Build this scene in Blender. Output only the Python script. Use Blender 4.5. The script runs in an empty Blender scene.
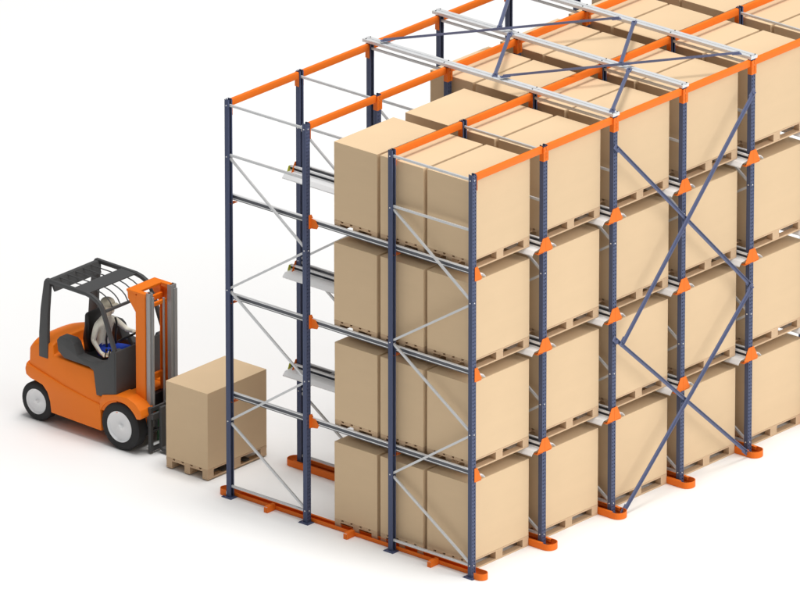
import bpy, bmesh, math, random
from mathutils import Vector, Matrix
random.seed(7)
scene = bpy.context.scene
C = scene.collection
R = math.radians

# ------------------------------------------------------------------ materials
def new_mat(name):
    m = bpy.data.materials.new(name); m.use_nodes = True
    nt = m.node_tree; b = nt.nodes['Principled BSDF']
    return m, nt, b

def mat(name, col, rough=.5, metal=0, var=.06, scale=6, bump=0, bscale=200, stretch=None, spec=.5, coat=0):
    m, nt, b = new_mat(name)
    N, L = nt.nodes, nt.links
    b.inputs['Roughness'].default_value = rough
    b.inputs['Metallic'].default_value = metal
    b.inputs['Specular IOR Level'].default_value = spec
    b.inputs['Coat Weight'].default_value = coat
    tc = N.new('ShaderNodeTexCoord'); mp = N.new('ShaderNodeMapping')
    L.new(tc.outputs['Object'], mp.inputs['Vector'])
    if stretch: mp.inputs['Scale'].default_value = stretch
    no = N.new('ShaderNodeTexNoise'); no.inputs['Scale'].default_value = scale; no.inputs['Detail'].default_value = 5
    L.new(mp.outputs[0], no.inputs['Vector'])
    mr = N.new('ShaderNodeMapRange'); mr.inputs[3].default_value = 1 - var; mr.inputs[4].default_value = 1 + var
    L.new(no.outputs['Fac'], mr.inputs[0])
    oi = N.new('ShaderNodeObjectInfo')
    mr2 = N.new('ShaderNodeMapRange'); mr2.inputs[3].default_value = 1 - var * .35; mr2.inputs[4].default_value = 1 + var * .35
    L.new(oi.outputs['Random'], mr2.inputs[0])
    mu = N.new('ShaderNodeMath'); mu.operation = 'MULTIPLY'
    L.new(mr.outputs[0], mu.inputs[0]); L.new(mr2.outputs[0], mu.inputs[1])
    vm = N.new('ShaderNodeVectorMath'); vm.operation = 'SCALE'
    vm.inputs[0].default_value = col
    L.new(mu.outputs[0], vm.inputs['Scale']); L.new(vm.outputs[0], b.inputs['Base Color'])
    if bump:
        n2 = N.new('ShaderNodeTexNoise'); n2.inputs['Scale'].default_value = bscale; n2.inputs['Detail'].default_value = 3
        L.new(mp.outputs[0], n2.inputs['Vector'])
        bp = N.new('ShaderNodeBump'); bp.inputs['Strength'].default_value = bump; bp.inputs['Distance'].default_value = .002
        L.new(n2.outputs['Fac'], bp.inputs['Height']); L.new(bp.outputs[0], b.inputs['Normal'])
    return m

M = {}
M['floor'] = mat('white_floor', (.93, .93, .925), .9, var=.003, scale=.6, spec=.1)
M['card'] = mat('cardboard', (.712, .530, .336), .85, var=.035, scale=2.2, bump=.12, bscale=60, stretch=(1, 1, 3), spec=.15)
M['wood'] = mat('pallet_wood', (.62, .44, .28), .8, var=.10, scale=7, bump=.3, bscale=30, stretch=(.6, 3, 3), spec=.2)
M['orange'] = mat('orange_paint', (.84, .180, .016), .5, var=.03, scale=3, spec=.2)
M['blue'] = mat('blue_paint', (.074, .093, .172), .45, var=.05, scale=3, spec=.25)
M['rod'] = mat('rod_blue_paint', (.125, .145, .245), .5, var=.04, scale=3, spec=.25)
M['hole'] = mat('steel_inside', (.02, .025, .045), .7)
M['galv'] = mat('galvanised_steel', (.74, .75, .76), .42, metal=.25, var=.07, scale=14, spec=.6)
M['brace'] = mat('brace_steel', (.62, .63, .64), .42, metal=.2, var=.05, scale=10, spec=.5)
M['rail'] = mat('rail_steel', (.86, .87, .88), .45, metal=.05, var=.04, scale=10, spec=.4)
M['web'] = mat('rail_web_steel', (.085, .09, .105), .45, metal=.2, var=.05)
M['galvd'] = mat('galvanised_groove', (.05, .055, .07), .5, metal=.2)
M['yellow'] = mat('yellow_cap', (.55, .60, .06), .5)
M['truck'] = mat('truck_orange', (.93, .215, .012), .45, var=.02, scale=2, spec=.25)
M['dark'] = mat('dark_grey_steel', (.072, .073, .074), .55, var=.05, spec=.3)
M['black'] = mat('black_vinyl', (.010, .010, .011), .45, var=.1)
M['rubber'] = mat('tyre_rubber', (.016, .016, .017), .75, var=.12, scale=20, bump=.3, bscale=90)
M['rim'] = mat('wheel_rim', (.88, .89, .90), .4, var=.03)
M['mast'] = mat('mast_steel', (.38, .385, .39), .42, metal=.2, var=.05)
M['shirt'] = mat('cream_cloth', (.94, .92, .80), .8, var=.03, scale=25, bump=.4, bscale=60)
M['trouser'] = mat('blue_cloth', (.010, .050, .42), .8, var=.08, scale=25)
M['skin'] = mat('skin', (.74, .64, .50), .6, var=.03)
M['hair'] = mat('cap_cloth', (.50, .46, .36), .8, var=.12, scale=40)
M['green'] = mat('green_hose', (.03, .13, .05), .6)

# ------------------------------------------------------------------ helpers
def tag(o, label=None, cat=None, group=None, kind=None):
    if not kind: kind = 'thing'
    if label: o['label'] = label
    if cat: o['category'] = cat
    if group: o['group'] = group
    if kind: o['kind'] = kind
    return o

def thing_kind(o): o['kind'] = 'thing'
def empty(name, loc, rz=0):
    o = bpy.data.objects.new(name, None); C.objects.link(o)
    o.empty_display_size = .1
    o.location = loc; o.rotation_euler[2] = rz
    return o

def link(name, me, parent=None, loc=(0, 0, 0)):
    o = bpy.data.objects.new(name, me); C.objects.link(o)
    o.location = loc
    if parent: o.parent = parent
    return o

class MB:
    def __init__(s): s.bm = bmesh.new()
    def box(s, x0, x1, y0, y1, z0, z1, bev=0, mi=0):
        t = bmesh.new()
        vs = [t.verts.new((x, y, z)) for x in (x0, x1) for y in (y0, y1) for z in (z0, z1)]
        for f in ((0,1,3,2),(4,6,7,5),(0,4,5,1),(2,3,7,6),(0,2,6,4),(1,5,7,3)): t.faces.new([vs[i] for i in f])
        if bev: bmesh.ops.bevel(t, geom=t.edges[:], offset=bev, segments=2, affect='EDGES', profile=.5)
        return s.merge(t, mi)
    def merge(s, t, mi=0):
        for f in t.faces: f.material_index = mi
        bmesh.ops.recalc_face_normals(t, faces=t.faces)
        me = bpy.data.meshes.new('tmp'); t.to_mesh(me); t.free()
        s.bm.from_mesh(me); bpy.data.meshes.remove(me)
        return s
    def prism(s, pts, a0, a1, axis='x', bev=0, nseg=1, mi=0, fn=None, bseg=2):
        """polygon pts in the plane normal to axis, extruded from a0 to a1"""
        def P(p, a):
            return {'x': (a, p[0], p[1]), 'y': (p[0], a, p[1]), 'z': (p[0], p[1], a)}[axis]
        t = bmesh.new()
        rings = [[t.verts.new(P(p, a0 + (a1 - a0) * i / nseg)) for p in pts] for i in range(nseg + 1)]
        n = len(pts)
        for i in range(nseg):
            for k in range(n):
                t.faces.new((rings[i][k], rings[i][(k + 1) % n], rings[i + 1][(k + 1) % n], rings[i + 1][k]))
        t.faces.new(rings[0][::-1]); t.faces.new(rings[-1])
        bmesh.ops.recalc_face_normals(t, faces=t.faces)
        if bev:
            es = [e for e in t.edges if len(e.link_faces) == 2 and e.calc_face_angle(0) > .35]
            bmesh.ops.bevel(t, geom=es, offset=bev, segments=bseg, affect='EDGES', profile=.5, clamp_overlap=True)
        if fn:
            for v in t.verts: v.co = Vector(fn(v.co))
        return s.merge(t, mi)
    def bar(s, a, b, w, h, up=(0, 0, 1), bev=0, mi=0):
        a, b = Vector(a), Vector(b); d = (b - a); L = d.length; d.normalize()
        u = Vector(up); u = (u - d * u.dot(d)).normalized(); r = d.cross(u)
        t = bmesh.new(); vs = []
        for p in (a, b):
            for i, j in ((-1,-1),(1,-1),(1,1),(-1,1)): vs.append(t.verts.new(p + r * w / 2 * i + u * h / 2 * j))
        for k in range(4): t.faces.new((vs[k], vs[(k+1) % 4], vs[4 + (k+1) % 4], vs[4 + k]))
        t.faces.new(vs[:4][::-1]); t.faces.new(vs[4:])
        if bev: bmesh.ops.bevel(t, geom=t.edges[:], offset=bev, segments=1, affect='EDGES')
        return s.merge(t, mi)
    def channel(s, a, b, w, h, up, t_=.004, mi=0):
        """open C section: web (w wide across r) with two flanges of height h along up"""
        a, b = Vector(a), Vector(b); d = (b - a).normalized()
        u = Vector(up); u = (u - d * u.dot(d)).normalized(); r = d.cross(u)
        s.bar(a, b, w, t_, u, mi=mi)
        for k in (-1, 1):
            o = r * (w / 2 - t_ / 2) * k + u * (h / 2 + t_ / 2)
            s.bar(a + o, b + o, t_, h, u, mi=mi)
        return s
    def cyl(s, c, axis, r, h, n=32, bev=0, mi=0, r2=None):
        t = bmesh.new()
        bmesh.ops.create_cone(t, cap_ends=True, segments=n, radius1=r, radius2=r if r2 is None else r2, depth=h)
        if bev:
            es = [e for e in t.edges if len(e.link_faces) == 2 and e.calc_face_angle(0) > .8]
            bmesh.ops.bevel(t, geom=es, offset=bev, segments=3, affect='EDGES', profile=.5)
        q = Vector((0, 0, 1)).rotation_difference(Vector(axis).normalized())
        bmesh.ops.transform(t, matrix=Matrix.Translation(c) @ q.to_matrix().to_4x4(), verts=t.verts)
        return s.merge(t, mi)
    def lathe(s, prof, c, axis=(1, 0, 0), n=48, mi=0):
        """closed profile (radius, along)"""
        t = bmesh.new(); rings = []
        for i in range(n):
            a = 2 * math.pi * i / n
            rings.append([t.verts.new((r * math.cos(a), r * math.sin(a), h)) for r, h in prof])
        m = len(prof)
        for i in range(n):
            A, B = rings[i], rings[(i + 1) % n]
            for k in range(m): t.faces.new((A[k], B[k], B[(k+1) % m], A[(k+1) % m]))
        q = Vector((0, 0, 1)).rotation_difference(Vector(axis).normalized())
        bmesh.ops.transform(t, matrix=Matrix.Translation(c) @ q.to_matrix().to_4x4(), verts=t.verts)
        return s.merge(t, mi)
    def tube(s, pts, r, n=8, mi=0):
        pts = [Vector(p) for p in pts]; t = bmesh.new(); rings = []
        for i, p in enumerate(pts):
            d = (pts[min(i+1, len(pts)-1)] - pts[max(i-1, 0)]).normalized()
            u = Vector((1, 0, 0)) if abs(d.x) < .9 else Vector((0, 0, 1))
            u = (u - d * u.dot(d)).normalized(); w = d.cross(u)
            rings.append([t.verts.new(p + (u * math.cos(2*math.pi*k/n) + w * math.sin(2*math.pi*k/n)) * r) for k in range(n)])
        for i in range(len(rings) - 1):
            for k in range(n): t.faces.new((rings[i][k], rings[i][(k+1) % n], rings[i+1][(k+1) % n], rings[i+1][k]))
        t.faces.new(rings[0][::-1]); t.faces.new(rings[-1])
        return s.merge(t, mi)
    def mesh(s, name, mats, smooth=False):
        me = bpy.data.meshes.new(name); s.bm.to_mesh(me); s.bm.free()
        for m in (mats if isinstance(mats, (list, tuple)) else [mats]): me.materials.append(m)
        if smooth:
            me.polygons.foreach_set('use_smooth', [True] * len(me.polygons))
            try: me.set_sharp_from_angle(angle=R(38))
            except Exception: pass
        return me
    def build(s, name, mats, parent=None, loc=(0, 0, 0), smooth=False):
        return link(name, s.mesh(name, mats, smooth), parent, loc)

ORD = ['first', 'second', 'third', 'fourth', 'fifth', 'sixth', 'seventh']

# ------------------------------------------------------------------ dimensions
P = 1.4                       # lane pitch
YS = [0, 1.36, 2.828, 4.166]  # the four post rows
H = 5.57
LEV = [0, 1.39, 2.78, 4.17]
NL = 7                        # upright lines

# ------------------------------------------------------------------ floor
f = MB(); f.box(-60, 70, -60, 70, -.05, 0)
tag(f.build('floor', M['floor']), 'plain white studio floor under the racking', None, None, 'structure')

# ------------------------------------------------------------------ upright frames
PW, PD = .080, .066
def post_mesh():
    """perforated open section: front face at -y, open towards +y"""
    b = MB(); t = bmesh.new()
    y = -PD / 2; pitch = .05; n = int(H / pitch); hw = PW / 2
    cols = [-.018, .018]; r = .0085
    ncell = n + 1
    for i in range(ncell):
        z0 = i * pitch; z1 = min(z0 + pitch, H)
        if z1 - z0 < .02: z1 = H
        zc = (z0 + z1) / 2
        edges = [(-hw, 0.0), (0.0, hw)]
        for (xa, xb), cx in zip(edges, cols):
            outer = [(xa, z0), (cx, z0), (xb, z0), (xb, zc), (xb, z1), (cx, z1), (xa, z1), (xa, zc)]
            inner = [(cx + r*.9*math.cos(a), zc + 1.5*r*math.sin(a)) for a in [R(225), R(270), R(315), 0, R(45), R(90), R(135), R(180)]]
            vo = [t.verts.new((p[0], y, p[1])) for p in outer]
            vi = [t.verts.new((p[0], y, p[1])) for p in inner]
            for k in range(8): t.faces.new((vo[k], vo[(k+1) % 8], vi[(k+1) % 8], vi[k]))
    bmesh.ops.remove_doubles(t, verts=t.verts, dist=.0004)
    bmesh.ops.solidify(t, geom=t.faces[:], thickness=.0022)
    b.merge(t)
    for s in (-1, 1):
        x = s * (hw - .0012)
        b.box(min(x, x - s*.0024), max(x, x - s*.0024), y + .0026, PD/2, 0, H)
        xa, xb = sorted((s * (hw - .0036), s * (hw - .022)))
        b.box(xa, xb, PD/2 - .0024, PD/2, 0, H)
    # stamped rib on each side and a dark liner deep inside the section
    for s in (-1, 1):
        xa, xb = sorted((s * (hw - .0012), s * (hw + .0012)))
        b.box(xa, xb, -.004, .004, .02, H - .02)
    return b.mesh('post', [M['blue'], M['hole']])
POST = post_mesh()
def plate_mesh():
    b = MB(); b.box(-.085, .065, -.085, .085, 0, .008, .002)
    for x, y in ((-.065, -.06), (-.065, .06)): b.cyl((x, y, .014), (0, 0, 1), .011, .014, 6)
    b.bm.verts.ensure_lookup_table()
    return b.mesh('base_plate', M['blue'])
PLATE = plate_mesh()

def brace_mesh(y0, z0, y1, z1, x):
    b = MB(); b.channel((x, y0, z0), (x, y1, z1), .030, .020, (1, 0, 0), .004)
    return b.mesh('brace', M['brace'])
fd = YS[1]
a, c = .03, fd - .03
HB = [brace_mesh(a, 5.49, c, 5.49, -.014), brace_mesh(a, 4.80, c, 4.80, -.014), brace_mesh(a, .16, c, .16, -.014)]
DB = [brace_mesh(c, 4.76, a, 3.84, -.014), brace_mesh(a, 3.77, c, 2.95, -.014), brace_mesh(c, 2.90, a, 2.02, -.014),
      brace_mesh(a, 1.96, c, 1.10, -.014), brace_mesh(c, 1.05, a, .19, -.014)]
bm_ = MB(); bm_.cyl((0, 0, 0), (1, 0, 0), .009, .008, 6); BOLT = bm_.mesh('bolt_head', M['galv'])
BP_ = [(0, .17), (0, 1.99), (0, 3.81), (0, 5.49), (1, 1.08), (1, 2.92), (1, 4.78), (1, 5.49)]
LINE = ['left end line', 'second line from the left end', 'third line from the left end', 'fourth line from the left end',
        'fifth line from the left end', 'sixth line from the left end', 'far right end line']
for i in range(NL):
    for j in (0, 1):
        t = empty('upright_frame', (i * P, YS[2*j], 0))
        side = 'front' if j == 0 else 'rear'
        tag(t, f'blue two-post upright frame, {side} half of the {LINE[i]}', 'rack frame', 'upright frames of the racking')
        dep = fd if j == 0 else YS[3] - YS[2]
        for k in (0, 1):
            p = link('post', POST, t, (0, k * dep, 0))
            if k: p.rotation_euler[2] = math.pi
            q = link('base_plate', PLATE, p, (0, 0, 0))
            if k: q.rotation_euler[2] = math.pi
        sc = dep / fd
        for m in HB: o = link('horizontal_brace', m, t); o.scale[1] = sc
        for m in DB: o = link('diagonal_brace', m, t); o.scale[1] = sc
        for e, z in BP_:
            link('bolt_head', BOLT, t, (-PW/2 - .004, e * dep, z))
            o = link('bolt_head', BOLT, t, (0, (-PD/2 - .003) if e == 0 else dep + PD/2 + .003, z)); o.rotation_euler[2] = R(90)

# ------------------------------------------------------------------ orange portal beams across the top
def beam_mesh():
    b = MB(); g = PW/2 + .002
    b.box(g, P - g, -.022, .022, H - .102, H - .008, .006)
    return b.mesh('beam', M['orange'], True)
BEAM = beam_mesh()
def conn_mesh(s):
    """end connector: plate wrapped on the outer face of the post plus a tongue down its front"""
    b = MB()
    x0, x1 = sorted((s * .003, s * (PW/2 + .003)))
    b.box(x0, x1, -PD/2 - .011, -PD/2 - .004, H - .212, H - .015, .002)
    xa, xb = sorted((s * (PW/2 + .0035), s * (PW/2 + .0095)))
    b.box(xa, xb, -PD/2 - .011, .026, H - .212, H - .02, .001)
    for z in (.05, .095, .14):
        b.cyl((s * .022, -PD/2 - .013, H - z - .02), (0, 1, 0), .007, .006, 8, mi=0)
    return b.mesh('beam_connector', M['orange'])
CONN = {1: conn_mesh(1), -1: conn_mesh(-1)}
def conn_end():
    b = MB()
    b.box(PW/2 + .0035, PW/2 + .010, -PD/2 - .008, .03, H - .225, H - .02, .001)
    return b.mesh('beam_connector', M['orange'])
CONNE = conn_end()
ROWN = ['front', 'second', 'third', 'rear']
for i in range(NL - 1):
    for j in range(4):
        t = empty('portal_beam', (i * P, YS[j], 0))
        tag(t, f'orange top beam over {ORD[i]} lane from left, on the {ROWN[j]} row of posts', 'beam', 'orange beams along the tops of the posts')
        link('beam', BEAM, t)
        o = link('beam_connector', CONNE if i == 0 else CONN[1], t)
        q = link('beam_connector', CONN[-1], t, (P, 0, 0))
        if j in (1, 3): o.scale[1] = -1; q.scale[1] = -1

# ------------------------------------------------------------------ pallet rails
RY0, RY1 = -.02, 4.27
def rail_mesh(s):
    b = MB()
    prof = [(.050, .075), (.078, .075), (.078, .052), (.064, .046), (.064, .026), (.078, .020), (.078, -.002), (.19, -.006), (.238, -.052),
            (.238, -.066), (.233, -.066), (.233, -.054), (.188, -.011), (.073, -.007), (.073, .016), (.060, .022), (.060, .048), (.073, .056), (.073, .070), (.050, .070)]
    pts = [(s * x, z) for x, z in prof]
    if s < 0: pts = pts[::-1]
    b.prism(pts, RY0, RY1, 'y')
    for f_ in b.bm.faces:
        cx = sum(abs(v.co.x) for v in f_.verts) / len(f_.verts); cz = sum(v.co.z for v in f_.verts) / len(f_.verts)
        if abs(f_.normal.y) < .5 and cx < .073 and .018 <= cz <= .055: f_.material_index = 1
    x0, x1 = sorted((s * .050, s * .0575))
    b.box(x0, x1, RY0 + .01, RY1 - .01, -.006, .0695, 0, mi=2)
    x0, x1 = sorted((s * .044, s * .0498))
    b.box(x0, x1, RY0 + .012, RY1 - .012, .008, .020, .002, mi=0)
    b.box(x0, x1, RY0 + .012, RY1 - .012, .061, .074, .002, mi=0)
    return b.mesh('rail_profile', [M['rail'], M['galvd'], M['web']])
def rail_bracket(s, side=False):
    b = MB()
    if side:
        x0, x1 = sorted((s * .0375, s * .0435))
        b.prism([(-.035, -.062), (-.15, -.045), (-.175, .0), (-.12, .075), (-.035, .085)], x0, x1, 'x', .0015)
    pts = [(s * .001, -.06), (s * .145, -.045), (s * .13, -.02), (s * .055, .13), (s * .001, .13)]
    if s < 0: pts = pts[::-1]
    b.prism(pts, -PD/2 - .012, -PD/2 - .006, 'y', .0015)
    x0, x1 = sorted((s * .03, s * .145))
    b.box(x0, x1, -PD/2 - .0055, PD/2 - .01, -.068, -.062)
    return b.mesh('rail_bracket', M['orange'])
def rail_cap(s):
    b = MB()
    pts = [(s*.05, .07), (s*.10, .07), (s*.13, .0), (s*.11, -.03), (s*.05, -.03)]
    if s < 0: pts = pts[::-1]
    b.prism(pts, RY1 + .001, RY1 + .008, 'y')
    return b.mesh('end_cap', M['yellow'])
RAIL = {s: rail_mesh(s) for s in (-1, 1)}; RBR = {s: rail_bracket(s) for s in (-1, 1)}; RBS = {s: rail_bracket(s, True) for s in (-1, 1)}; RCAP = {s: rail_cap(s) for s in (-1, 1)}
LEVN = ['floor', 'second', 'third', 'top']
for i in range(NL - 1):
    for s in ((1,) if i == 0 else (-1, 1)):
        for l in (1, 2, 3):
            t = empty('pallet_rail', (i * P, 0, LEV[l]))
            lane = i if s == 1 else i - 1
            tag(t, f'galvanised pallet rail under {LEVN[l]} level boxes, {"left" if s == 1 else "right"} side of {ORD[lane]} lane',
                'pallet rail', 'pallet rails along the lanes')
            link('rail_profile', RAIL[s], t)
            for j in range(4):
                o = link('rail_bracket', RBR[s] if j == 0 else RBS[s] if j == 2 else RBR[-s], t, (0, YS[j], 0))
                if j in (1, 3): o.rotation_euler[2] = math.pi
            link('end_cap', RCAP[s], t)

# ------------------------------------------------------------------ floor guide rails
def guide_mesh(single):
    b = MB(); r = .108; h0, h1 = .004, .090; ya, yb = -.13, 4.27
    t = bmesh.new()
    def wall(path, closed, th=.008):
        n = len(path); ring = []
        for k in range(n):
            p = Vector(path[k]); q0 = Vector(path[(k-1) % n] if closed or k else path[k]); q1 = Vector(path[(k+1) % n] if closed or k < n-1 else path[k])
            d = (q1 - q0).normalized(); nn = Vector((d.y, -d.x))
            ring.append([t.verts.new((*(p + nn * th/2 * sgn), z)) for sgn, z in ((1, h0), (1, h1), (-1, h1), (-1, h0))])
        for k in range(n if closed else n-1):
            A, B = ring[k], ring[(k+1) % n]
            for m in range(4): t.faces.new((A[m], A[(m+1) % 4], B[(m+1) % 4], B[m]))
        if not closed: t.faces.new(ring[0]); t.faces.new(ring[-1][::-1])
    if single:
        path = [(-.035 + .085*math.cos(a) + .04, ya + .0 - .11*math.sin(a)) for a in []]
        cx = .042; rr = .08
        wall([(cx - rr, ya + .06)] + [(cx - rr*math.cos(a), ya - rr*math.sin(a)) for a in [R(d) for d in range(0, 181, 15)]] + [(cx + rr, ya + .20)], False)
        wall([(cx + rr, yb - .20)] + [(cx + rr*math.cos(a), yb + rr*math.sin(a)) for a in [R(d) for d in range(0, 181, 15)]] + [(cx - rr, yb - .06)], False)
    else:
        path = [(-r*math.cos(a), ya - r*.9*math.sin(a)) for a in [R(d) for d in range(0, 181, 15)]]
        path += [(r*math.cos(a), yb + r*.9*math.sin(a)) for a in [R(d) for d in range(0, 181, 15)]]
        wall(path, True)
    b.merge(t)
    for s in ((1,) if single else (-1, 1)):
        x = r
        if not single:
            xa, xb = sorted((s*.076, s*(x - .0045)))
            b.box(xa, xb, ya, yb, .004, .012); b.box(xa, xb, ya + .05, yb - .05, .082, .0895)
            xa, xb = sorted((s*.069, s*.0755)); b.box(xa, xb, ya + .05, yb - .05, .050, .0895)
        else:
            b.box(.114, .121, ya + .19, yb - .19, .004, .078); b.box(.092, .1135, ya + .19, yb - .19, .071, .078); b.box(.052, .1135, ya + .19, yb - .19, .004, .012); b.box(.044, .0515, ya + .10, yb - .10, .004, .058, .002)
    return b.mesh('guide_channel', M['orange'], True)
G1, G2 = guide_mesh(True), guide_mesh(False)
def guide_bracket():
    b = MB()
    b.prism([(-.115, .001), (.043, .001), (.043, .088), (-.03, .092), (-.09, .088), (-.115, .07)], -.012, .0, 'y', .003)
    b.prism([(-.115, .0005), (-.109, .0005), (-.109, .074), (-.115, .070)], .0005, .05, 'y')
    b.prism([(-.108, .081), (.043, .081), (.043, .088), (-.085, .088)], .0005, .045, 'y')
    return b.mesh('floor_bracket', M['orange'])
GB = guide_bracket()
for i in range(NL - 1):
    t = empty('floor_guide_rail', (i * P, 0, 0))
    tag(t, f'orange floor guide rail around the posts of the {LINE[i]}', 'guide rail', 'orange guide rails on the floor')
    link('guide_channel', G1 if i == 0 else G2, t)
    if i == 0:
        for y in (.66, 2.10, 3.48): link('floor_bracket', GB, t, (0, y - .05, 0))

# ------------------------------------------------------------------ tie beams over the frames
def tie_mesh():
    b = MB(); z = H + .004
    pts = [(-.066, 0), (.066, 0), (.066, .042), (.016, .042), (.010, .028), (-.010, .028), (-.016, .042), (-.066, .042)]
    b.prism([(x, z + q) for x, q in pts], -.045, 4.25, 'y', .002, bseg=1)
    for y in (-.02, 1.34, 2.85, 4.2):
        for x in (-.045, .045): b.cyl((x, y, z + .046), (0, 0, 1), .009, .012, 6, mi=1)
    return b.mesh('tie_beam', [M['galv'], M['dark']])
TIE = tie_mesh()
for i in (2, 3, 4):
    t = link('tie_beam', TIE, None, (i * P, 0, 0))
    tag(t, f'wide galvanised tie beam along the tops of the {LINE[i]}', 'tie beam', 'galvanised tie beams on top of the racking')

# ------------------------------------------------------------------ bracing rods
ZT = H + .058
def rod(a, b, label, w=.042, plates=True):
    a, b = Vector(a), Vector(b)
    loc = a.copy(); m = MB()
    flat = abs(a.z - b.z) < .01
    up = (0, 0, 1) if flat else (0, 1, 0)
    d = b - a; n = d.normalized()
    m.bar((0, 0, 0), d, w, .006, up)
    u = Vector(up); r = n.cross(u).normalized() * (w/2 - .003)
    leg = u * .018 * (1 if flat else -1)
    m.bar(r + leg * .9, d + r + leg * .9, .006, .028, up)
    o = m.build('bracing_rod', M['rod'], None, loc)
    for e, sg in ((Vector((0, 0, 0)), 1), (d, -1)):
        p = MB(); off = u * (-.007 if flat else .007)
        p.bar(e - n * .03 * sg + off, e + n * .10 * sg + off, .07, .006, up)
        p.cyl(e + n * .03 * sg + off * 0 + u * (.012 if flat else -.012), up, .012, .012, 6)
        p.build('gusset_plate', M['rod'], o)
    tag(o, label, 'bracing rod', 'blue cross-bracing rods')
x2, x3, x4 = 2*P, 3*P, 4*P
rod((x2 - .02, 3.93, ZT + .03), (x4 - .16, 2.13, ZT + .03), 'long blue rod lying diagonally over the tie beams, rear half of the roof')
rod((x2 - .02, 1.87, ZT + .03), (x4 - .14, .10, ZT + .03), 'long blue rod lying diagonally over the tie beams, front half of the roof')
rod((x2 + .0, .03, ZT), (x3 - .06, .86, ZT), 'short blue rod nearest the front beam, between third and fourth lines', w=.052)
rod((x3 + .0, 1.06, ZT), (x4 - .06, 1.95, ZT), 'short blue rod in front half of the roof, between fourth and fifth lines', w=.052)
rod((x2 + .0, 2.02, ZT), (x3 - .06, 2.90, ZT), 'short blue rod in rear half of the roof, between third and fourth lines', w=.052)
rod((x3 + .0, 3.14, ZT), (x4 - .06, 4.05, ZT), 'short blue rod at the back of the roof, between fourth and fifth lines', w=.052)
yf = -.085
rod((x2 - .05, yf, 5.17), (x4 - .08, yf, 2.43), 'blue diagonal rod falling to the right across the upper front of the racking', w=.044)
rod((x4 - .09, yf - .03, 5.17), (x2 + .05, yf - .03, 2.41), 'blue diagonal rod rising to the right across the upper front of the racking', w=.044)
rod((x2 - .05, yf, 2.50), (x4 - .12, yf, .07), 'blue diagonal rod falling to the right across the lower front of the racking', w=.044)
rod((x4 - .09, yf - .03, 2.44), (x2 + .10, yf - .03, .04), 'blue diagonal rod rising to the right across the lower front of the racking', w=.044)

# ------------------------------------------------------------------ pallets and boxes
BX0, BX1 = .115, 1.285
BD, BP, BY = .733, .778, .13
PH = .145; BH = 1.078
def pallet_mesh():
    """origin at the near left bottom corner; long side along x"""
    b = MB(); W = BX1 - BX0; D = BD; bw = .10
    ys = [(0, bw), (D/2 - bw/2, D/2 + bw/2), (D - bw, D)]
    xs = [(0, .12), (W/2 - .07, W/2 + .07), (W - .12, W)]
    for y0, y1 in ys:
        b.box(0, W, y0, y1, 0, .020, .002)
        for x0, x1 in xs: b.box(x0 + .002, x1 - .002, y0 + .002, y1 - .002, .0202, .1028, .002)
    for x0, x1 in xs: b.box(x0, x1, 0, D, .103, .1235, .002)
    for k in range(5):
        w = .115; y0 = k * (D - w) / 4
        b.box(0, W, y0, y0 + w, .1237, .1445, .002)
    return b.mesh('pallet', M['wood'])
def box_mesh(k):
    b = MB(); W = BX1 - BX0; D = BD
    rnd = random.Random(k)
    b.box(0, W, 0, D, 0, BH, .004)
    t = b.bm
    for v in t.verts:
        v.co += Vector([rnd.uniform(-.0012, .0012) for _ in range(3)])
        v.co.z = max(v.co.z, .0)
    return b.mesh('cardboard_box', M['card'])
PAL = pallet_mesh(); BOX = [box_mesh(k) for k in range(4)]
DEPTH = {0: (3, 3), 1: (3, 3), 2: (2, 4), 3: (2, 4), 4: (2, 4), 5: (0, 5)}   # lane: (lower levels, top level)
ROWT = ['front box', 'second box from the front', 'third box from the front', 'fourth box from the front', 'fifth box from the front']
for lane, (nlow, ntop) in DEPTH.items():
    for l in range(4):
        for r in range(ntop if l == 3 else nlow):
            x = lane * P + BX0 - (0, .022, .034, .034, .034)[r] + random.uniform(-.003, .003); y = BY + r * BP + random.uniform(-.003, .003)
            p = link('pallet', PAL, None, (x, y, LEV[l] + .001))
            lv = ['floor', 'second', 'third', 'top'][l]
            tag(p, f'pallet on {lv} level of {ORD[lane]} lane from left, under {ROWT[r]}', 'pallet', 'wooden pallets in the racking')
            o = link('cardboard_box', random.choice(BOX), None, (x, y, LEV[l] + PH + .001))
            tag(o, f'tan {ROWT[r]} on {lv} level of {ORD[lane]} lane from left', 'cardboard box', 'cardboard boxes in the racking')
fx, fy = .195, 4.735
p = link('pallet', PAL, None, (fx, fy, .016)); tag(p, 'wooden pallet on the forks of the forklift, under a single box', 'pallet', 'wooden pallets')
o = link('cardboard_box', BOX[0], None, (fx, fy, PH + .016)); tag(o, 'plain tan cardboard box standing on the pallet the forklift carries', 'cardboard box', 'cardboard boxes')

# ------------------------------------------------------------------ forklift
CX = .786; X0, X1 = .271, 1.301
fl = empty('forklift', (CX, 7.0, 0))
tag(fl, 'orange counterbalance forklift with dark grey overhead guard, carrying one box towards the racking', 'forklift')
def fp(mb, name, m, smooth=False, parent=None):
    """part of the truck: geometry written in world coordinates, origin at the truck"""
    bmesh.ops.translate(mb.bm, vec=(-CX, -7.0, 0), verts=mb.bm.verts)
    return mb.build(name, m, parent or fl, smooth=smooth)
def rear_round(k, far=0):
    def fn(v):
        t = abs(v.x - CX) / (X1 - CX)
        s = max(0, min(1, (v.y - 7.35) / .7)); s = s*s*(3-2*s)
        y = v.y - k * (t ** 4) * s
        return (v.x, y, v.z)
    return fn
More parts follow.
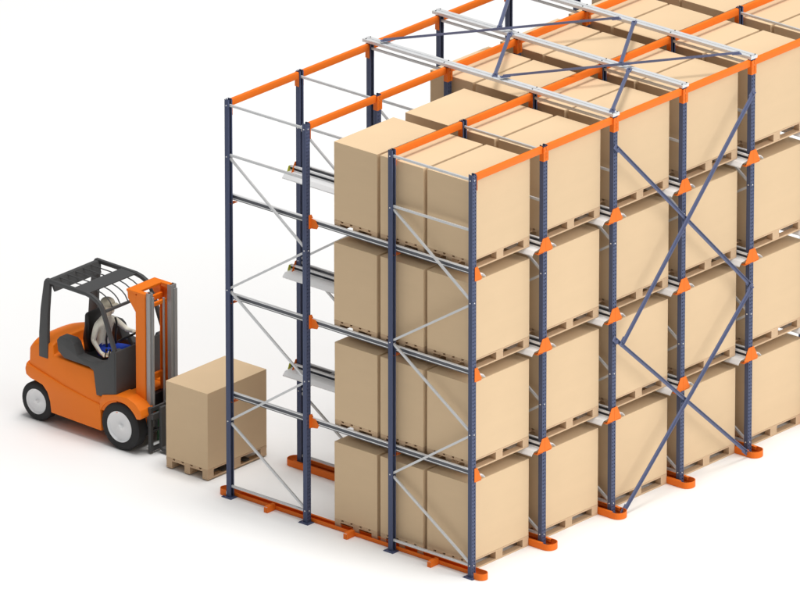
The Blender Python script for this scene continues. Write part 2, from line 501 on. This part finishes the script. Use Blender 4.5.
# lower hull with a sloping belt line and a wheel arch at the rear
b = MB()
hull = [(8.10, .64), (8.115, .72), (8.09, .805), (7.72, .725), (7.34, .645), (6.90, .575), (6.70, .55), (6.68, .18), (7.60, .205), (7.625, .36), (7.68, .48), (7.78, .56), (7.90, .585), (8.02, .60)]
b.prism(hull, X0 - .012, X1 + .012, 'x', .012, 12, fn=rear_round(.07), bseg=3)
fp(b, 'lower_hull', M['truck'], True)
# upper hull: battery side panels and counterweight
b = MB()
up_ = [(8.06, .60), (8.05, 1.04), (7.99, 1.12), (7.86, 1.165), (7.66, 1.195), (7.58, 1.19), (7.565, 1.04), (7.30, 1.03), (6.84, 1.015), (6.79, .97), (6.74, .66), (6.42, .70), (6.40, .50), (6.80, .45), (7.5, .55)]
def upf(v):
    x, y, z = rear_round(.08)(v)
    t = (v.x - CX) / (X1 - CX)
    if z > .8:
        z -= .03 * t ** 4 * (z - .8) / .35
        x = CX + (x - CX) * (1 - .03 * (z - .8) / .35)
    if y > 7.55 and z > 1.0: z += .012 * (1 - t * t)
    return (x, y, z)
b.prism(up_, X0 + .006, X1 - .006, 'x', .02, 14, fn=upf, bseg=3)
fp(b, 'upper_hull', M['truck'], True)
b = MB(); b.box(X0 + .2, X1 - .2, 6.45, 8.0, .16, .5); b.box(X0 + .22, X1 - .22, 6.15, 6.45, .16, .70, .01); fp(b, 'chassis', M['black'])
b = MB(); b.box(X0 + .22, X1 - .22, 6.22, 6.405, .70, .755, .01); b.box(X0 + .02, X1 - .02, 6.30, 6.42, .62, .70, .01); fp(b, 'front_floor', M['truck'], True)
# fenders
def arc(cy, cz, r, a0, a1, n): return [(cy + r*math.cos(R(a0 + (a1-a0)*k/n)), cz + r*math.sin(R(a0 + (a1-a0)*k/n))) for k in range(n+1)]
for xa, xb in ((X0 - .015, X0 + .27), (X1 - .27, X1 + .015)):
    b = MB()
    pts = arc(6.36, .33, .372, 175, 40, 16)
    pts = [(y, z) for y, z in pts]
    outer = [(6.705, .60), (6.66, .70), (6.42, .765), (6.22, .775), (6.08, .73), (5.985, .645), (5.955, .56), (5.99, .52)]
    inner = arc(6.36, .33, .36, 150, 22, 14)   # from the mast side round to the hull
    b.prism(outer + inner, xa, xb, 'x', .008)
    fp(b, 'fender', M['truck'], True)
# wheels
def wheel(x, y, r, w, s):
    t = MB(); c = (x, y, r)
    hw = w/2; rr = r*.66
    t.lathe([(rr, -hw), (r*.80, -hw*1.02), (r*.93, -hw*.96), (r, -hw*.75), (r, hw*.75), (r*.93, hw*.96), (r*.80, hw*1.02), (rr, hw)], c)
    n = 26
    ty = fp(t, 'wheel', M['rubber'], True)
    q = MB()
    q.lathe([(.001, hw*.70), (rr*.24, hw*.62), (rr*.60, hw*.52), (rr*.88, hw*.66), (rr*.99, hw*1.0), (rr*.99, -hw*.9), (.001, -hw*.9)], (0, 0, 0), (s, 0, 0))
    rim = q.build('rim', M['rim'], ty, (x - CX, y - 7.0, r), True)
    q = MB(); q.lathe([(.001, hw*1.12), (rr*.10, hw*1.12), (rr*.15, hw*1.02), (rr*.17, hw*.6), (.001, hw*.6)], (0, 0, 0), (s, 0, 0))
    q.build('hub', M['rim'], ty, (x - CX, y - 7.0, r), True)
    return ty
wheel(X0 + .085, 6.35, .33, .21, -1); wheel(X1 - .085, 6.35, .33, .21, 1)
wheel(X0 + .12, 7.885, .27, .18, -1); wheel(X1 - .12, 7.885, .27, .18, 1)
# cab side trims (armrest block, sill and front side panel)
trim = [(7.47, 1.27), (7.45, 1.12), (7.34, 1.045), (6.90, 1.035), (6.82, 1.0), (6.77, .665), (6.44, .705), (6.44, 1.36), (6.50, 1.365), (6.58, 1.20), (6.78, 1.115), (7.10, 1.135), (7.17, 1.29), (7.23, 1.33), (7.42, 1.33)]
for xa, xb in ((X0 - .004, X0 + .15), (X1 - .15, X1 + .004)):
    b = MB(); b.prism(trim, xa, xb, 'x', .007); fp(b, 'side_trim', M['dark'], True)
b = MB(); b.box(X0 - .002, X1 + .002, 6.415, 6.4395, .70, 1.365, .008); fp(b, 'front_cowl', M['dark'], True)
# overhead guard
GP = [(6.455, 1.34), (6.545, 1.56), (6.665, 1.88), (6.71, 1.95), (6.77, 1.995), (6.85, 2.03), (6.95, 2.05), (7.62, 2.06)]
def strip(path, w):
    L, Rr = [], []
    for k, p_ in enumerate(path):
        a_ = Vector(path[max(k-1, 0)]); c_ = Vector(path[min(k+1, len(path)-1)]); d = (c_ - a_).normalized(); n = Vector((-d.y, d.x)); ww = w[k] if isinstance(w, list) else w
        q = Vector(p_); L.append(tuple(q + n*ww/2)); Rr.append(tuple(q - n*ww/2))
    return L + Rr[::-1]
for x in (X0 + .005, X1 - .055):
    b = MB(); b.prism(strip(GP, .055), x, x + .05, 'x', .008); fp(b, 'guard_pillar', M['dark'], True)
    b = MB(); b.prism([(7.80, .95), (7.795, 1.3), (7.765, 1.65), (7.70, 2.04), (7.67, 2.088), (7.60, 2.088), (7.60, 1.98), (7.635, 1.6), (7.645, 1.3), (7.645, .95)], x - .004, x + .056, 'x', .010); fp(b, 'guard_post', M['dark'], True)
b = MB(); b.prism([(7.655, 2.075), (7.60, 2.075), (7.54, 1.92), (7.57, 1.91)], X0 + .06, X1 - .06, 'x', .004); fp(b, 'rear_crossbar', M['dark'])
b = MB(); b.prism([(7.19, 2.075), (6.93, 2.066), (6.93, 2.05), (7.19, 2.06)], X0 + .057, X1 - .057, 'x', .003); fp(b, 'roof_plate', M['dark'])
b = MB(); b.bar((X0 + .057, 6.655, 1.865), (X1 - .057, 6.655, 1.865), .05, .035, (0, .3, 1), .005); fp(b, 'front_crossbar', M['dark'])
for k in range(5):
    x = X0 + .06 + (X1 - X0 - .12) * (k + 1) / 6
    b = MB(); b.tube([(x, y, z) for y, z in GP[2:]], .0085); fp(b, 'guard_bar', M['dark'], True)
# seat, wheel, levers
b = MB(); b.box(CX - .24, CX + .24, 6.88, 7.36, .90, 1.045, .03); fp(b, 'seat', M['black'], True)
b = MB(); b.prism([(7.22, 1.03), (7.26, 1.22), (7.245, 1.40), (7.255, 1.54), (7.29, 1.60), (7.33, 1.55), (7.335, 1.4), (7.37, 1.2), (7.34, 1.03)], CX - .135, CX + .19, 'x', .03, bseg=3); fp(b, 'seat_back', M['black'], True)
b = MB(); b.box(X0 + .151, X1 - .151, 6.44, 6.95, .70, .74); fp(b, 'cab_floor', M['black'])
b = MB()
ax = Vector((0, .55, .83)).normalized(); cen = Vector((CX, 6.66, 1.375))
u = Vector((1, 0, 0)); w_ = ax.cross(u)
b.tube([cen + (u*math.cos(R(d)) + w_*math.sin(R(d)))*.15 for d in range(0, 361, 20)], .013)
for d in (90, 210, 330): b.tube([cen, cen + (u*math.cos(R(d)) + w_*math.sin(R(d)))*.15], .009)
sw = fp(b, 'steering_wheel', M['black'], True)
b = MB(); b.tube([cen - ax*.01, cen - ax*.25, (CX, 6.46, 1.05)], .025); fp(b, 'steering_column', M['black'], True)
for dx in (0, .045, .09):
    b = MB(); b.tube([(X0 + .20 + dx*.5, 6.80 - dx, 1.12), (X0 + .20 + dx*.5, 6.77 - dx, 1.24)], .008); b.cyl((X0 + .20 + dx*.5, 6.768 - dx, 1.25), (0, -.2, 1), .016, .03, 12, .004); fp(b, 'lever', M['black'], True)
# mast
b = MB()
for x0, x1 in ((.455, .525), (.93, 1.0)):
    b.box(x0, x1, 6.065, 6.078, .36, 2.17); 
    xs_ = x0 if x0 < CX else x1 - .014
    b.box(xs_, xs_ + .014, 6.0785, 6.215, .36, 2.17)
    b.box(x0, x1, 6.2155, 6.228, .36, 2.17)
    b.prism([(6.229, 2.19), (6.37, 2.19), (6.365, 2.10), (6.229, 1.93)], x0, x1, 'x', .003)
b.box(.45, 1.005, 6.20, 6.385, 2.191, 2.225, .005)
for xa, xb in ((.45, .53), (.925, 1.005)): b.box(xa, xb, 6.06, 6.1995, 2.171, 2.223, .003)
b.box(.5255, .9295, 6.10, 6.14, 1.97, 2.02, .004)
b.box(.5255, .9295, 6.17, 6.215, 2.02, 2.09, .004); b.box(.5255, .9295, 6.17, 6.215, .9, .98, .004); b.box(.5255, .9295, 6.15, 6.215, .3, .5, .004)
fp(b, 'mast', M['truck'])
for x0, s in ((.475, 1), (.895, 1)):
    b = MB()
    w_ = .068 if x0 < CX else .105
    b.box(x0, x0 + w_, 5.995, 6.010, .34, 2.235); b.box(x0, x0 + .010, 6.0105, 6.06, .34, 2.235)
    b.box(x0 + w_ * .5, x0 + w_, 5.975, 5.9945, .34, 2.18, .003); b.box(x0 + w_ - .012, x0 + w_, 6.0105, 6.06, .34, 2.235)
    fp(b, 'mast_rail', M['mast'])
    b = MB(); xx = x0 + (.105 if x0 < CX else -.03); b.cyl((xx, 6.10, 1.1), (0, 0, 1), .016, 1.9, 16); fp(b, 'lift_cylinder', M['mast'], True)
# carriage and forks
b = MB()
for x in (.40, .70, .965): b.box(x, x + .055, 5.925, 5.975, .03, .66, .005)
for z in (.03, .30, .46, .59): b.box(.4555, .9645, 5.935, 5.968, z, z + (.06 if z in (.03, .59) else .03), .004)
b.box(.40, 1.02, 5.88, 5.9245, .50, .58, .004)
for k in range(5): b.box(.53 + k*.09, .55 + k*.09, 5.936, 5.966, .34, .457)
fp(b, 'carriage', M['dark'])
b = MB(); b.tube([(.66, 6.03, .1), (.67, 6.03, .3), (.64, 6.03, .6)], .014); fp(b, 'hose', M['green'], True)
for x in (.515, .945):
    b = MB(); b.prism([(5.88, .66), (5.835, .66), (5.83, .10), (5.80, .083), (4.78, .066), (4.75, .052), (4.78, .046), (5.84, .044), (5.88, .07)], x, x + .105, 'x', .004); fp(b, 'fork', M['dark'], True)

# ------------------------------------------------------------------ driver
def skin_mesh(nodes, edges, sub=2):
    me = bpy.data.meshes.new('sk'); me.from_pydata([n[0] for n in nodes], edges, [])
    o = bpy.data.objects.new('sk', me); C.objects.link(o)
    md = o.modifiers.new('s', 'SKIN'); md.use_smooth_shade = True
    lay = me.skin_vertices[0].data if me.skin_vertices else None
    if lay is None: return None
    for k, n in enumerate(nodes):
        r = n[1]; lay[k].radius = (r, r) if not isinstance(r, tuple) else r
        lay[k].use_root = (k == 0)
    s = o.modifiers.new('u', 'SUBSURF'); s.levels = sub; s.render_levels = sub
    dg = bpy.context.evaluated_depsgraph_get()
    m = bpy.data.meshes.new_from_object(o.evaluated_get(dg))
    bpy.data.objects.remove(o); return m
def make_driver():
    nodes = []; edges = []
    def N(x, y, z, r, par=None):
        nodes.append(((x, y, z), r)); k = len(nodes) - 1
        if par is not None: edges.append((par, k))
        return k
    pel = N(0, .06, .09, (.125, .10)); bel = N(0, .075, .24, (.115, .085), pel); ch = N(0, .06, .40, (.135, .09), bel); up = N(0, .04, .49, (.11, .07), ch)
    ne = N(0, .02, .575, .048, up); hd = N(0, -.005, .66, .078, ne); ht = N(0, -.01, .735, .080, hd); N(0, -.005, .785, .055, ht)
    def hand(par, p, d, side):
        p = Vector(p); d = Vector(d).normalized(); s = Vector(side).normalized(); up_ = d.cross(s)
        palm = N(*(p + d*.05), .030, par)
        for q, ln in ((-1.5, .055), (-.5, .066), (.5, .07), (1.5, .062)):
            b0 = p + d*.085 + s*.018*q
            a_ = N(*b0, .0095, palm); c_ = N(*(b0 + d*ln*.5 + up_*.008), .0085, a_); N(*(b0 + d*ln*.75 + up_*.035), .0075, c_)
        t0 = N(*(p + d*.04 + s*.035), .011, palm); N(*(p + d*.075 + s*.055 + up_*.02), .009, t0)
    # near arm: hanging to the levers
    s1 = N(-.165, .05, .475, .050, up); e1 = N(-.205, .085, .265, .037, s1); w1 = N(-.215, -.05, .13, .026, e1); hand(w1, (-.215, -.05, .13), (.05, -1, -.45), (1, 0, 0))
    # far arm: stretched to the wheel
    s2 = N(.165, .04, .475, .050, up); e2 = N(.225, -.14, .345, .037, s2); w2 = N(.14, -.33, .40, .026, e2); hand(w2, (.14, -.33, .40), (-.25, -1, -.05), (-1, .2, 0))
    for s in (-1, 1):
        h = N(.09*s, .02, .075, .095, pel); k = N(.13*s, -.37, .14, .070, h); a_ = N(.13*s, -.42, -.22, .045, k); N(.13*s, -.52, -.25, .042, a_)
    m = skin_mesh(nodes, edges)
    return m
me = make_driver()
me.name = 'person'
for m_ in (M['shirt'], M['trouser'], M['skin'], M['black']): me.materials.append(m_)
for pl in me.polygons:
    x, y, z = pl.center; pl.use_smooth = True
    i = 0
    if z > .585 : i = 2
    elif (y < -.13 and abs(x) < .24 and z < .27 and not (x < -.17 and z > .085 and y > -.24)) or (z < .19 and abs(x) < .185) or (z < .26 and y < -.02 and abs(x) < .17): i = 1
    if z < -.18: i = 3
    if y < -.355 and z > .3: i = 2
    if x < -.17 and y < -.09 and .06 < z < .2 and y > -.24: i = 2
    pl.material_index = i
drv = link('person', me, None, (CX, 7.02, 1.0))
tag(drv, 'seated person in cream shirt and blue trousers, one hand on the steering wheel', 'person')
# face, hair/cap, belt
def sphere(mb, c, r, mi=0, seg=16):
    t = bmesh.new(); bmesh.ops.create_uvsphere(t, u_segments=seg, v_segments=seg//2, radius=1)
    bmesh.ops.transform(t, matrix=Matrix.Translation(c) @ Matrix.Diagonal((*r, 1)), verts=t.verts); mb.merge(t, mi)
b = MB(); sphere(b, (0, .004, .765), (.092, .104, .075), seg=24)
b.prism([(-.06, -.09), (.06, -.09), (.05, -.15), (0, -.165), (-.05, -.15)], .762, .772, 'z', .002)
b.build('cap', M['hair'], drv, smooth=True)
b = MB()
for s in (-1, 1): sphere(b, (s*.03, -.085, .70), (.011, .008, .008))
b.build('eyes', M['black'], drv, smooth=True)
b = MB(); sphere(b, (0, -.095, .675), (.012, .018, .022)); 
for s in (-1, 1): sphere(b, (s*.083, .0, .68), (.012, .02, .03))
b.build('nose_and_ears', M['skin'], drv, smooth=True)
b = MB(); sphere(b, (0, -.083, .635), (.024, .008, .006)); b.build('mouth', mat('lips', (.30, .11, .09)), drv, smooth=True)
b = MB()
for s in (-1, 1): b.tube([(s*.075, -.06, .545), (s*.085, -.075, .48), (s*.09, -.062, .38), (s*.09, -.045, .27), (s*.09, -.055, .17)], .014)
b.build('braces', M['black'], drv, smooth=True)

# ------------------------------------------------------------------ camera (long lens, far away)
pos = Vector((-117.63059, -100.70562, 64.92182))
rt = Vector((.65486109, -.75574926, 0)); fw = Vector((.70301821, .6092072, -.3669223)); rt.normalize(); fw.normalize()
upv = rt.cross(fw)
cam = bpy.data.cameras.new('camera'); co = bpy.data.objects.new('camera', cam); C.objects.link(co)
co.matrix_world = Matrix(((rt.x, upv.x, -fw.x, pos.x), (rt.y, upv.y, -fw.y, pos.y), (rt.z, upv.z, -fw.z, pos.z), (0, 0, 0, 1)))
cam.sensor_width = 36; cam.lens = 13000.6 / 800 * 36
cam.clip_start = 10; cam.clip_end = 1000
scene.camera = co

# ------------------------------------------------------------------ light: white studio surround and one very large soft key
w = bpy.data.worlds.new('World'); scene.world = w; w.use_nodes = True
nt = w.node_tree; bg = nt.nodes['Background']
def world_light(base, amp, k, power):
    """soft studio dome: even base plus one broad lobe around direction k"""
    N, L = nt.nodes, nt.links
    tc = N.new('ShaderNodeTexCoord'); dt = N.new('ShaderNodeVectorMath'); dt.operation = 'DOT_PRODUCT'
    dt.inputs[1].default_value = Vector(k).normalized(); L.new(tc.outputs['Generated'], dt.inputs[0])
    mx = N.new('ShaderNodeMath'); mx.operation = 'MAXIMUM'; mx.inputs[1].default_value = 0; L.new(dt.outputs['Value'], mx.inputs[0])
    pw = N.new('ShaderNodeMath'); pw.operation = 'POWER'; pw.inputs[1].default_value = power; L.new(mx.outputs[0], pw.inputs[0])
    ma = N.new('ShaderNodeMath'); ma.operation = 'MULTIPLY_ADD'; ma.inputs[1].default_value = amp; ma.inputs[2].default_value = base
    L.new(pw.outputs[0], ma.inputs[0]); L.new(ma.outputs[0], bg.inputs['Strength'])
    bg.inputs[0].default_value = (1, 1, 1, 1)
world_light(.095, .95, (.1, -.30, .95), 2.5)
def area(name, d, dist, size, power, col=(1, 1, 1), tgt=(3, 3, 1)):
    l = bpy.data.lights.new(name, 'AREA'); l.shape = 'DISK'; l.size = size; l.energy = power; l.color = col
    o = bpy.data.objects.new(name, l); C.objects.link(o)
    d = Vector(d).normalized(); o.location = Vector(tgt) + d * dist
    o.rotation_euler = (-d).to_track_quat('-Z', 'Y').to_euler()
    return o
area('overhead_studio_lamp', (0, -.05, 1), 60, 22, 22000, (1, .99, .975))
area('front_studio_lamp', (.12, -.85, .50), 60, 40, 17800, (1, .985, .96))
scene.view_settings.view_transform = 'Standard'; scene.view_settings.look = 'None'
scene.view_settings.exposure = 0; scene.view_settings.gamma = 1
scene.render.film_transparent = False
scene.cycles.max_bounces = 8
